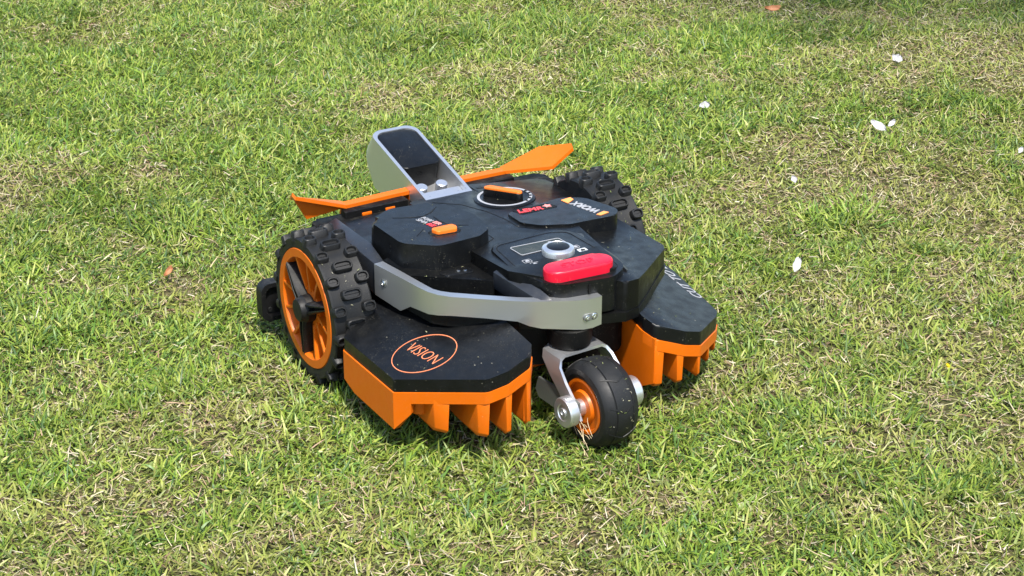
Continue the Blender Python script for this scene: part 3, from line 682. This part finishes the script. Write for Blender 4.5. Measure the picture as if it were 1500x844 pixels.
# print on the left deck
uL = Vector((.012, -.0775, .003)); vL = Vector((.966, 0, .26)); nL = uL.cross(vL)
oc = Vector((-.1965, -.2515, PLn(-.1965, -.2515)))
text_mesh('deck_lettering', 'VISION', .0185, oc, uL, vL, 'copper', topl, .12, .0006, .064, -.020)
bm = bmesh.new(); E = []
c0 = oc; aR = Vector((.0435, -.0145)); 
ex = [(-.235, -.228), (-.160, -.217), (-.153, -.264), (-.230, -.288)]
r_ = .0425
for i in range(64):
    t = 2*PI*i/64; p = Vector((c0.x+.0415*math.cos(t)+.0150*math.sin(t), c0.y-.0165*math.cos(t)+.0400*math.sin(t))); E.append(p)
k = len(E); V = []
for i in range(k):
    o_ = Vector((E[i].x-c0.x, E[i].y-c0.y)); q = o_*(1-.0011/o_.length); 
    V.append([bm.verts.new((c0.x+v.x, c0.y+v.y, PLn(c0.x+v.x, c0.y+v.y)+h)) for v, h in ((o_, -.001), (o_, .0006), (q, .0006), (q, -.001))])
for i in range(k):
    for j in range(4): bm.faces.new((V[i][j], V[(i+1) % k][j], V[(i+1) % k][(j+1) % 4], V[i][(j+1) % 4]))
obj('deck_ring', bm, 'copper', topl)
# right deck
PRn = lambda x, y: .230-.352*x+.12*y
RP = [(.205, -.07), (.255, -.09), (.269, -.155), (.262, -.284), (.246, -.304), (.180, -.361), (.150, -.366), (.106, -.358), (.100, -.335), (.112, -.20)]
dr, topr, skr, Qr = deck('mowing_deck', RP, PRn, .021, None, None, [.01, .01, .03, .012, .01, .016, .012, .01, .012, .01], 'narrow orange cutter housing with comb fins on the far side of the small wheel')
zr = lambda x, y: PRn(x, y)-.0215
wall([(.116, -.13), (.0985, -.334), (.1050, -.3585)], zr, [.055, .046, .060], .009, dr, 'side_wall')
wall([(.2605, -.284), (.2675, -.156), (.254, -.092)], zr, [.055, .052, .06], .009, dr, 'side_wall')
for (x, wd, ln, zb_) in ((.1125, .0150, .11, .052), (.1440, .0110, .11, .052), (.1790, .0065, .11, .052), (.2170, .0065, .10, .052), (.2450, .0080, .09, .052)):
    fin(Qr, x, wd, ln, lambda a, b: zr(a, b)-.010, zb_, dr)
bm = bmesh.new(); slab(bm, [(.12, -.18), (.115, -.25), (.18, -.25), (.235, -.22), (.245, -.14), (.2, -.1)], .070, .100, .01, .003); obj('deck_core', bm, 'orange', dr)
o_ = Vector((.2585, -.205, PRn(.2585, -.205))); uR = Vector((-.003, .08, .0106)); vR = Vector((-1, 0, .352))
text_mesh('deck_lettering', 'CUT TO EDGE', .0175, o_+uR*.42+Vector((-.004, 0, .0014)), uR, vR, 'greyprint', topr, .25, .0006, .150, .0)
bm = bmesh.new(); slab(bm, [(-.06, -.25), (.10, -.25), (.10, -.19), (-.06, -.19)], .07, .15, .01, .003); obj('centre_frame', bm, 'orange', mower)

# --- drive wheels
def lug_mesh(name, hx, hy_, h):
    bm = bmesh.new(); P = fillet([(-hx, -hy_), (hx, -hy_), (hx, hy_), (-hx, hy_)], hy_*.7, 2); k = len(P)
    def ring(s, z): return [bm.verts.new((p.x-(.0012*s if p.x > 0 else -.0012*s), p.y-(.0012*s if p.y > 0 else -.0012*s), z)) for p in P]
    R = [ring(-.6, -.004), ring(0, h-.001), ring(.7, h), ring(1.6, h), ring(2.3, h-.0036)]
    for A_, B_ in zip(R, R[1:]):
        for i in range(k): bm.faces.new((A_[i-1], A_[i], B_[i], B_[i-1]))
    bm.faces.new(R[-1]); bmesh.ops.recalc_face_normals(bm, faces=bm.faces); me = bpy.data.meshes.new(name); bm.to_mesh(me); bm.free(); me.materials.append(M['rubber'])
    for p in me.polygons: p.use_smooth = True
    me.set_sharp_from_angle(angle=.7); return me
lug_c = lug_mesh('lug', .0145, .0074, .0102); lug_s = lug_mesh('lug', .0095, .0074, .0102)
RB = .1023
def drive_wheel(side):
    wc = Vector((side*.229, 0, .1125)); w_ = bpy.data.objects.new('drive_wheel', None); COL.objects.link(w_); w_.parent = mower; w_.location = wc
    def X(a): return side*a                                              # +a points outwards
    def put(name, bm, m, ang=35): return obj(name, bm, m, w_, ang)
    bm = bmesh.new()
    lathe(bm, [(X(a), r) for a, r in ((.031, .090), (.031, .1030), (.0285, .1045), (.012, RB+.0010), (-.012, RB+.0010), (-.0285, .1045), (-.031, .1020), (-.031, .07), (-.02, .07), (-.005, .085), (.015, .089))], 72, 'X', close=True); put('tyre', bm, 'rubber')
    for i in range(16):
        for kind, xo, ph in (('c', 0, 0), ('s', .0225, .5), ('s', -.0225, .5)):
            o = bpy.data.objects.new('tread_lug', lug_c if kind == 'c' else lug_s); COL.objects.link(o); o.parent = w_
            t = 2*PI*(i+ph)/16+.13; o.location = (xo, RB*math.sin(t), RB*math.cos(t)); o.rotation_euler = (-t, 0, 0)
    # rim: outer ring, dished web, radial ribs
    bm = bmesh.new(); lathe(bm, [(X(a), r) for a, r in ((.0302, .0895), (.0318, .0885), (.0318, .0765), (.030, .0752), (.0165, .0740), (.0150, .030), (-.02, .030), (-.02, .0895))], 64, 'X', close=True); rim = put('rim', bm, 'orange')
    bm = bmesh.new(); lathe(bm, [(X(-.019), .02), (X(.015), .030), (X(.022), .032), (X(.0225), .010)], 32, 'X'); put('hub_web', bm, 'orange')
    AR = [math.radians(a) for a in (50, -68, 172)]
    for a0 in AR:
        for off in (-30, 30, 60):
            t = a0+math.radians(off); bm = bmesh.new()
            d = Vector((0, math.sin(t), math.cos(t))); s = Vector((0, math.cos(t), -math.sin(t)))
            def q(r, w2, a): return Vector((X(a), 0, 0))+d*r+s*w2
            hw = .0024
            A_ = [q(.026, -hw, .010), q(.077, -hw, .010), q(.077, -hw, .0312), q(.060, -hw, .0290), q(.026, -hw, .024)]; extrude_poly(bm, A_, s*2*hw)
            bmesh.ops.bevel(bm, geom=list(bm.edges), offset=.0007, segments=1, affect='EDGES'); put('rib', bm, 'orange')
    for t in AR:                                                          # three black arms
        d = Vector((0, math.sin(t), math.cos(t))); s = Vector((0, math.cos(t), -math.sin(t))); bm = bmesh.new()
        def q(r, w2, a): return Vector((X(a), 0, 0))+d*r+s*w2
        rows = []
        for r, hw, a1 in ((.006, .009, .036), (.020, .0092, .0370), (.034, .0078, .0368), (.058, .0052, .0345), (.0765, .0036, .0328)):
            rows.append([bm.verts.new(q(r, -hw, .008)), bm.verts.new(q(r, -hw, a1-.004)), bm.verts.new(q(r, -hw*.72, a1)), bm.verts.new(q(r, -hw*.42, a1)), bm.verts.new(q(r, -hw*.3, a1-.011)), bm.verts.new(q(r, hw*.3, a1-.011)), bm.verts.new(q(r, hw*.42, a1)), bm.verts.new(q(r, hw*.72, a1)), bm.verts.new(q(r, hw, a1-.004)), bm.verts.new(q(r, hw, .008))])
        for A_, B_ in zip(rows, rows[1:]):
            for i in range(10): bm.faces.new((A_[i], B_[i], B_[(i+1) % 10], A_[(i+1) % 10]))
        bm.faces.new(rows[0]); bm.faces.new(rows[-1][::-1]); put('wheel_arm', bm, 'spoke', 30)
    bm = bmesh.new(); lathe(bm, [(X(a), r) for a, r in ((.005, .021), (.034, .0200), (.0365, .0180), (.0415, .0170), (.0435, .0160), (.0440, .0140), (.0432, .001))], 40, 'X'); put('hub_cap', bm, 'spoke')
    return w_
wl = drive_wheel(-1); wl['label'] = 'big knobbly wheel with orange spoked rim facing the viewer'
wr = drive_wheel(1); wr['label'] = 'far knobbly wheel half hidden behind the black body'

# --- caster
cw = bpy.data.objects.new('caster_wheel', None); COL.objects.link(cw); cw.parent = mower; CC = Vector((.0105, -.368, .0615)); cw.location = CC; cw.rotation_euler = (0, 0, math.radians(4)); cw['label'] = 'small black swivel wheel in a silver fork at the near end'
def cput(name, bm, m, ang=35): return obj(name, bm, m, cw, ang)
bm = bmesh.new()
lathe(bm, [(a*.87, r) for a, r in ((-.0270, .0370), (-.0310, .0400), (-.0335, .0460), (-.0320, .0525), (-.0270, .0575), (-.0170, .0610), (-.0160, .0600), (-.0150, .0600), (-.0140, .0616), (0, .0625), (.0140, .0616), (.0150, .0600), (.0160, .0600), (.0170, .0610), (.0270, .0575), (.0320, .0525), (.0335, .0460), (.0310, .0400), (.0270, .0370), (.02, .034), (-.02, .034))], 64, 'X', close=True); tyre = cput('tyre', bm, 'rubber', 28)
for i in range(9):                                                        # chevron ridges on the small tyre
    bm = bmesh.new(); t0 = 2*PI*i/9
    for s in (-1, 1):
        rows = []
        for j in range(5):
            f = j/4; a = s*(.001+.021*f); r = .0622-.0042*f**2; t = t0+.16*f
            rows.append([bm.verts.new((a, (r+h)*math.sin(t+dt), (r+h)*math.cos(t+dt))) for dt, h in ((-.025, -.001), (-.018, .0011), (.018, .0011), (.025, -.001))])
        for A_, B_ in zip(rows, rows[1:]):
            for k in range(3): bm.faces.new((A_[k], B_[k], B_[k+1], A_[k+1]))
    o = obj('tread_ridge', bm, 'rubber', cw)
bm = bmesh.new(); lathe(bm, [(-.0240, .0400), (-.0280, .0395), (-.0280, .0355), (-.023, .033), (-.020, .026), (-.030, .022), (-.030, .012), (.030, .012), (.030, .022), (.020, .026), (.023, .033), (.0280, .0355), (.0280, .0395), (.0240, .0400), (.0, .036)], 48, 'X'); cput('rim', bm, 'orange')
for s in (-1, 1):
    bm = bmesh.new(); lathe(bm, [(s*a, r) for a, r in ((.030, .0120), (.046, .0120), (.0470, .0215), (.0590, .0215), (.0610, .0200), (.0610, .0120), (.0598, .0112), (.0598, .0068), (.0616, .0064), (.0616, .003), (.0594, .0025))], 36, 'X'); cput('hub_cap', bm, 'alu')
# bent strap fork
bm = bmesh.new(); W2 = .017
PT = [(-.0445, -.010, .000, .0185), (-.0455, .012, .012, .0180), (-.0470, .034, .034, .0190), (-.0450, .050, .052, .0205), (-.0395, .0590, .058, .0210), (-.0310, .0635, .059, .0210)]
PT = PT+[(-x, z, yc, hw) for x, z, yc, hw in PT[::-1]]
rows = []
for i, (x, z, yc, hw) in enumerate(PT):
    a = Vector((PT[max(0, i-1)][0], PT[max(0, i-1)][1])); b = Vector((PT[min(11, i+1)][0], PT[min(11, i+1)][1])); t = (b-a).normalized(); n = Vector((-t.y, t.x))*.0042
    rows.append([bm.verts.new(v) for v in ((x, yc-hw, z), (x, yc+hw, z), (x-n.x, yc+hw, z-n.y), (x-n.x, yc-hw, z-n.y))])
for A_, B_ in zip(rows, rows[1:]):
    for j in range(4): bm.faces.new((A_[j], B_[j], B_[(j+1) % 4], A_[(j+1) % 4]))
bm.faces.new(rows[0]); bm.faces.new(rows[-1][::-1])
bmesh.ops.bevel(bm, geom=[e for e in bm.edges if e.calc_face_angle(0) > 1], offset=.0008, segments=2, profile=.5, affect='EDGES'); cput('fork', bm, 'alu', 25)
for s in (-1, 1):
    bm = bmesh.new(); extrude_poly(bm, [(s*.0395, -.014, -.012), (s*.0395, .012, -.016), (s*.0395, .082, -.018), (s*.0395, .092, -.008), (s*.0395, .085, .014), (s*.0395, .010, .018), (s*.0395, -.012, .014)], (s*.004, 0, 0))
    bmesh.ops.bevel(bm, geom=list(bm.edges), offset=.0008, segments=2, affect='EDGES'); cput('link_plate', bm, 'grey')
bm = bmesh.new(); lathe(bm, [(.0640, .026), (.0655, .029), (.072, .031), (.0930, .032)], 36, 'Z', (-.004, .066, 0)); cput('swivel_housing', bm, 'matte')

# dry grass caught round the caster hub
for k in range(10):
    bm = bmesh.new(); p = Vector((CC.x-.036+random.uniform(-.004, .004), CC.y-.006+random.uniform(-.02, .02), .030+random.uniform(-.022, .022))); rows = []; dd = Vector((random.uniform(-.2, .15), random.uniform(-.8, .3), random.uniform(-1, 1))).normalized(); L_ = random.uniform(.018, .045); bend = Vector((random.uniform(-.3, .1), random.uniform(-.6, .6), random.uniform(-.6, .1)))*.012
    for j in range(5):
        f = j/4-.5; q = p+dd*L_*f+bend*(f*f*4); w2 = .0004*(1-.6*abs(f)); rows.append([bm.verts.new(q+v) for v in (Vector((-w2, 0, w2)), Vector((w2, 0, w2)), Vector((0, 0, -w2)))])
    for A_, B_ in zip(rows, rows[1:]):
        for i in range(3): bm.faces.new((A_[i], B_[i], B_[(i+1) % 3], A_[(i+1) % 3]))
    o = obj('caught_straw', bm, plastic('straw', (.46, .37, .22), .6, 0) if k == 0 else bpy.data.materials['straw'], mower)

# grass clippings stuck to the mower
def clippings():
    P, Nn = [], []
    def plane_pts(n, x0, x1, y0, y1, zf, nrm):
        for _ in range(n):
            x, y = random.uniform(x0, x1), random.uniform(y0, y1); P.append((x, y, zf(x, y)+.0006)); Nn.append(nrm)
    plane_pts(10, -.235, -.11, -.33, -.13, PLn, (-.26, 0, .966)); plane_pts(9, .12, .25, -.33, -.17, PRn, (.33, -.11, .93))
    plane_pts(8, -.15, -.04, -.12, -.01, lambda x, y: .2355, (0, 0, 1)); plane_pts(9, .03, .10, -.13, .06, TOP, (0, 0, 1)); plane_pts(7, .10, .19, -.26, -.16, SH, (.15, 0, 1)); plane_pts(5, -.16, -.08, -.16, -.14, lambda x, y: .1985, (0, 0, 1))
    for _ in range(24):
        t = random.uniform(-2.0, .5); x = random.uniform(-.02, .02); r = .0632-.004*(x/.022)**2; P.append((CC.x+x, CC.y+r*math.sin(t), CC.z+r*math.cos(t))); Nn.append((x*6, math.sin(t), math.cos(t)))
    for sd_ in (-1, 1):
        for _ in range(9):
            t = random.uniform(-1.5, .3); x = random.uniform(-.027, .027); r = .1062; P.append((sd_*.229+x, r*math.sin(t), .1125+r*math.cos(t))); Nn.append((0, math.sin(t), math.cos(t)))
    n = len(P); V, F, C = [], [], []
    for p, nr in zip(P, Nn):
        p = Vector(p); nr = Vector(nr).normalized(); a = nr.orthogonal().normalized(); a.rotate(Matrix.Rotation(random.uniform(0, 2*PI), 3, nr)); b = nr.cross(a); l = random.uniform(.002, .0055); w2 = random.uniform(.0003, .0006); k = len(V)
        V += [p-a*l*.5-b*w2, p-a*l*.5+b*w2, p+nr*.0008+b*w2, p+nr*.0008-b*w2, p+a*l*.5]; F += [(k, k+3, k+2, k+1), (k+3, k+4, k+2)]
        c = random.choice([(.20, .22, .09), (.28, .27, .16), (.34, .32, .24), (.15, .19, .05)]); C += [(*c, 1)]*5
    me = bpy.data.meshes.new('grass_clippings'); me.from_pydata(V, [], F); at = me.color_attributes.new('tint', 'FLOAT_COLOR', 'POINT'); at.data.foreach_set('color', np.array(C, np.float32).ravel())
    o = bpy.data.objects.new('grass_clippings', me); COL.objects.link(o); o.parent = mower; me.materials.append(sm); o['kind'] = 'stuff'
clippings()

# ------------------------------------------------------------------ fallen petals and leaves
pm, N, L, b = mat('white_petal'); b.inputs['Base Color'].default_value = (.52, .505, .52, 1); b.inputs['Roughness'].default_value = .6
t = N.new('ShaderNodeBsdfTranslucent'); t.inputs[0].default_value = (.5, .48, .48, 1); mx = N.new('ShaderNodeMixShader'); mx.inputs[0].default_value = .25
L.new(b.outputs[0], mx.inputs[1]); L.new(t.outputs[0], mx.inputs[2]); L.new(mx.outputs[0], N['Material Output'].inputs[0])
lm = plastic('dry_leaf', (.30, .13, .06), .6, 0, 300, .4, .3, .6, dustcol=(.30, .20, .11))
ym = plastic('yellow_petal', (.75, .58, .02), .5, 0)
def leafy(name, x, y, z, ln, wd, ang, face, cup, m, label, cat, group=None, lobes=1):
    """ang: way the tip points on the ground; face: the way the blade looks"""
    bm = bmesh.new(); nu, nv = 9, 6; ph = x*31+y*17
    for lb in range(lobes):
        la = (lb-(lobes-1)/2)*.9; G = []
        for i in range(nu+1):
            u = i/nu; hw = wd*.5*math.sin(PI*(.05+u*.93))**.55*(.6+.5*u)*(1-.12*lb); row = []
            for j in range(nv+1):
                v = j/nv*2-1; xx = ln*(u-.5+.3*(lobes > 1))+.06*ln*math.sin(v*4+ph)*u; yy = hw*v*(1+.10*math.sin(u*11+ph+lb)); zz = cup*(v*v*wd*.6+.9*(u-.5)**2*ln)+.0011*math.sin(u*8+v*5+ph)
                row.append((xx*math.cos(la)-yy*math.sin(la), xx*math.sin(la)+yy*math.cos(la), zz+lb*.0012))
            G.append(row)
        A_ = [[bm.verts.new(p) for p in r] for r in G]; B_ = [[bm.verts.new((p[0], p[1], p[2]-.0004)) for p in r] for r in G]
        for i in range(nu):
            for j in range(nv):
                bm.faces.new((A_[i][j], A_[i+1][j], A_[i+1][j+1], A_[i][j+1])); bm.faces.new((B_[i][j], B_[i][j+1], B_[i+1][j+1], B_[i+1][j]))
        rim_ = [(0, j) for j in range(nv)]+[(i, nv) for i in range(nu)]+[(nu, j) for j in range(nv, 0, -1)]+[(i, 0) for i in range(nu, 0, -1)]
        for (i, j), (k, l) in zip(rim_, rim_[1:]+rim_[:1]): bm.faces.new((A_[i][j], B_[i][j], B_[k][l], A_[k][l]))
    o = obj(name, bm, m, None, 60); n = Vector(face).normalized(); t = Vector((math.cos(ang), math.sin(ang), 0)); t = (t-n*t.dot(n)).normalized(); q = n.cross(t)
    o.matrix_world = Matrix(((t.x, q.x, n.x, x), (t.y, q.y, n.y, y), (t.z, q.z, n.z, z), (0, 0, 0, 1))); return tag(o, label, cat, group)
D_ = math.radians; GP = 'white petals fallen on the lawn'
leafy('petal', 1.352, .640, .028, .019, .020, D_(60), (-.3, -.6, .75), .35, pm, 'white two-lobed petal in the darker grass, topmost of the petals', 'petal', GP, 2)
leafy('petal', 1.081, .362, .028, .034, .018, D_(-82), (-.45, -.5, .75), .2, pm, 'largest white petal, long and pointed, beside a tiny folded one', 'petal', GP)
leafy('petal', 1.106, .354, .030, .019, .011, D_(20), (-.3, -.6, .7), .4, pm, 'tiny folded white petal right beside the largest petal', 'petal', GP)
leafy('petal', .858, .617, .027, .020, .016, D_(-5), (-.3, -.6, .7), .5, pm, 'cupped pinkish white petal behind the far wheel', 'petal', GP)
leafy('petal', .780, .222, .027, .014, .012, D_(70), (-.3, -.6, .7), .5, pm, 'small crumpled white petal between the far wheel and the largest petal', 'petal', GP)
leafy('petal', .566, -.074, .026, .024, .015, D_(52), (-.35, -.75, .55), .2, pm, 'upright oval white petal nearest to the mower', 'petal', GP)
leafy('petal', 1.222, .128, .030, .014, .010, D_(30), (-.3, -.6, .7), .4, pm, 'white petal cut by the right edge of the picture', 'petal', GP)
leafy('dry_leaf', 1.345, 1.062, .026, .036, .018, D_(-25), (-.2, -.5, .8), .5, lm, 'curled orange brown leaf near the top edge', 'leaf')
leafy('dry_leaf', -.322, .400, .024, .022, .011, D_(35), (-.2, -.5, .8), .6, lm, 'small rusty leaf in the grass left of the spoked wheel', 'leaf')
leafy('small_flower', .536, -.475, .030, .005, .005, D_(20), (-.3, -.6, .7), .3, ym, 'tiny yellow flower in the grass right of the mower', 'flower', None, 3)

# ------------------------------------------------------------------ tree beside the lawn, out of frame: its shade falls on the far corner
tree = bpy.data.objects.new('tree', None); COL.objects.link(tree); tree.location = (2.06, -.20, 0)
tag(tree, 'leafy tree beside the lawn shading its far corner', 'tree')
bk = plastic('bark', (.10, .075, .05), .9, 0, 60, 1.0, .2, .5); lf = grass_material('tree_leaf', .35, .5)
def limb(bm, pts, n=9):
    rows = []
    for (p, r) in pts: rows.append([bm.verts.new((p[0]+r*math.cos(2*PI*i/n)*(1+.1*math.sin(i*3+p[2]*4)), p[1]+r*math.sin(2*PI*i/n), p[2])) for i in range(n)])
    for A_, B_ in zip(rows, rows[1:]):
        for i in range(n): bm.faces.new((A_[i], A_[(i+1) % n], B_[(i+1) % n], B_[i]))
    bm.faces.new(rows[0]); bm.faces.new(rows[-1][::-1])
bm = bmesh.new(); limb(bm, [((0, 0, -.05), .17), ((.02, 0, .4), .13), ((-.02, .03, 1.3), .11), ((-.10, .05, 2.1), .09), ((-.22, .08, 2.9), .06), ((-.3, .1, 3.6), .03)]); obj('trunk', bm, bk, tree)
for e in ((-1.3, .1, 3.0), (-.7, 1.2, 3.2), (.7, .5, 3.1), (.4, -.9, 3.1), (-.9, -.5, 3.3)):
    bm = bmesh.new(); b0 = Vector((-.06, .04, 1.75)); limb(bm, [(b0.lerp(Vector(e), f)+Vector((0, 0, .25*math.sin(PI*f))), .055*(1-.8*f)) for f in (0, .25, .5, .75, 1)], 7); obj('branch', bm, bk, tree)
n = 5000; cl = rng.integers(0, 60, n); ca = rng.normal(0, 1, (60, 3)); ca /= np.linalg.norm(ca, axis=1)[:, None]; ca *= rng.uniform(.45, 1, 60)[:, None]**.5
c3 = ca[cl]*np.array([1.05, 1.0, .7])+rng.normal(0, .16, (n, 3))+np.array([-.25, .2, 3.35])
a1 = rng.normal(0, 1, (n, 3)); a1 /= np.linalg.norm(a1, axis=1)[:, None]; a2 = np.cross(a1, rng.normal(0, 1, (n, 3))); a2 /= np.linalg.norm(a2, axis=1)[:, None]
ln_ = rng.uniform(.05, .09, n)[:, None]; wd_ = ln_*.25; fld = np.cross(a1, a2)*ln_*.12
LV = np.stack([c3-a1*ln_/2, c3-a1*ln_*.1+a2*wd_+fld, c3+a1*ln_/2, c3-a1*ln_*.1-a2*wd_+fld], 1)
me = bpy.data.meshes.new('crown'); me.from_pydata(LV.reshape(-1, 3).tolist(), [], (np.arange(n*4).reshape(-1, 4)).tolist())
at = me.color_attributes.new('tint', 'FLOAT_COLOR', 'POINT'); cc = np.repeat(np.array([.05, .09, .02])*rng.uniform(.7, 1.4, n)[:, None], 4, 0); at.data.foreach_set('color', np.c_[cc, np.ones(len(cc))].astype(np.float32).ravel())
o = bpy.data.objects.new('crown', me); COL.objects.link(o); o.parent = tree; me.materials.append(lf)
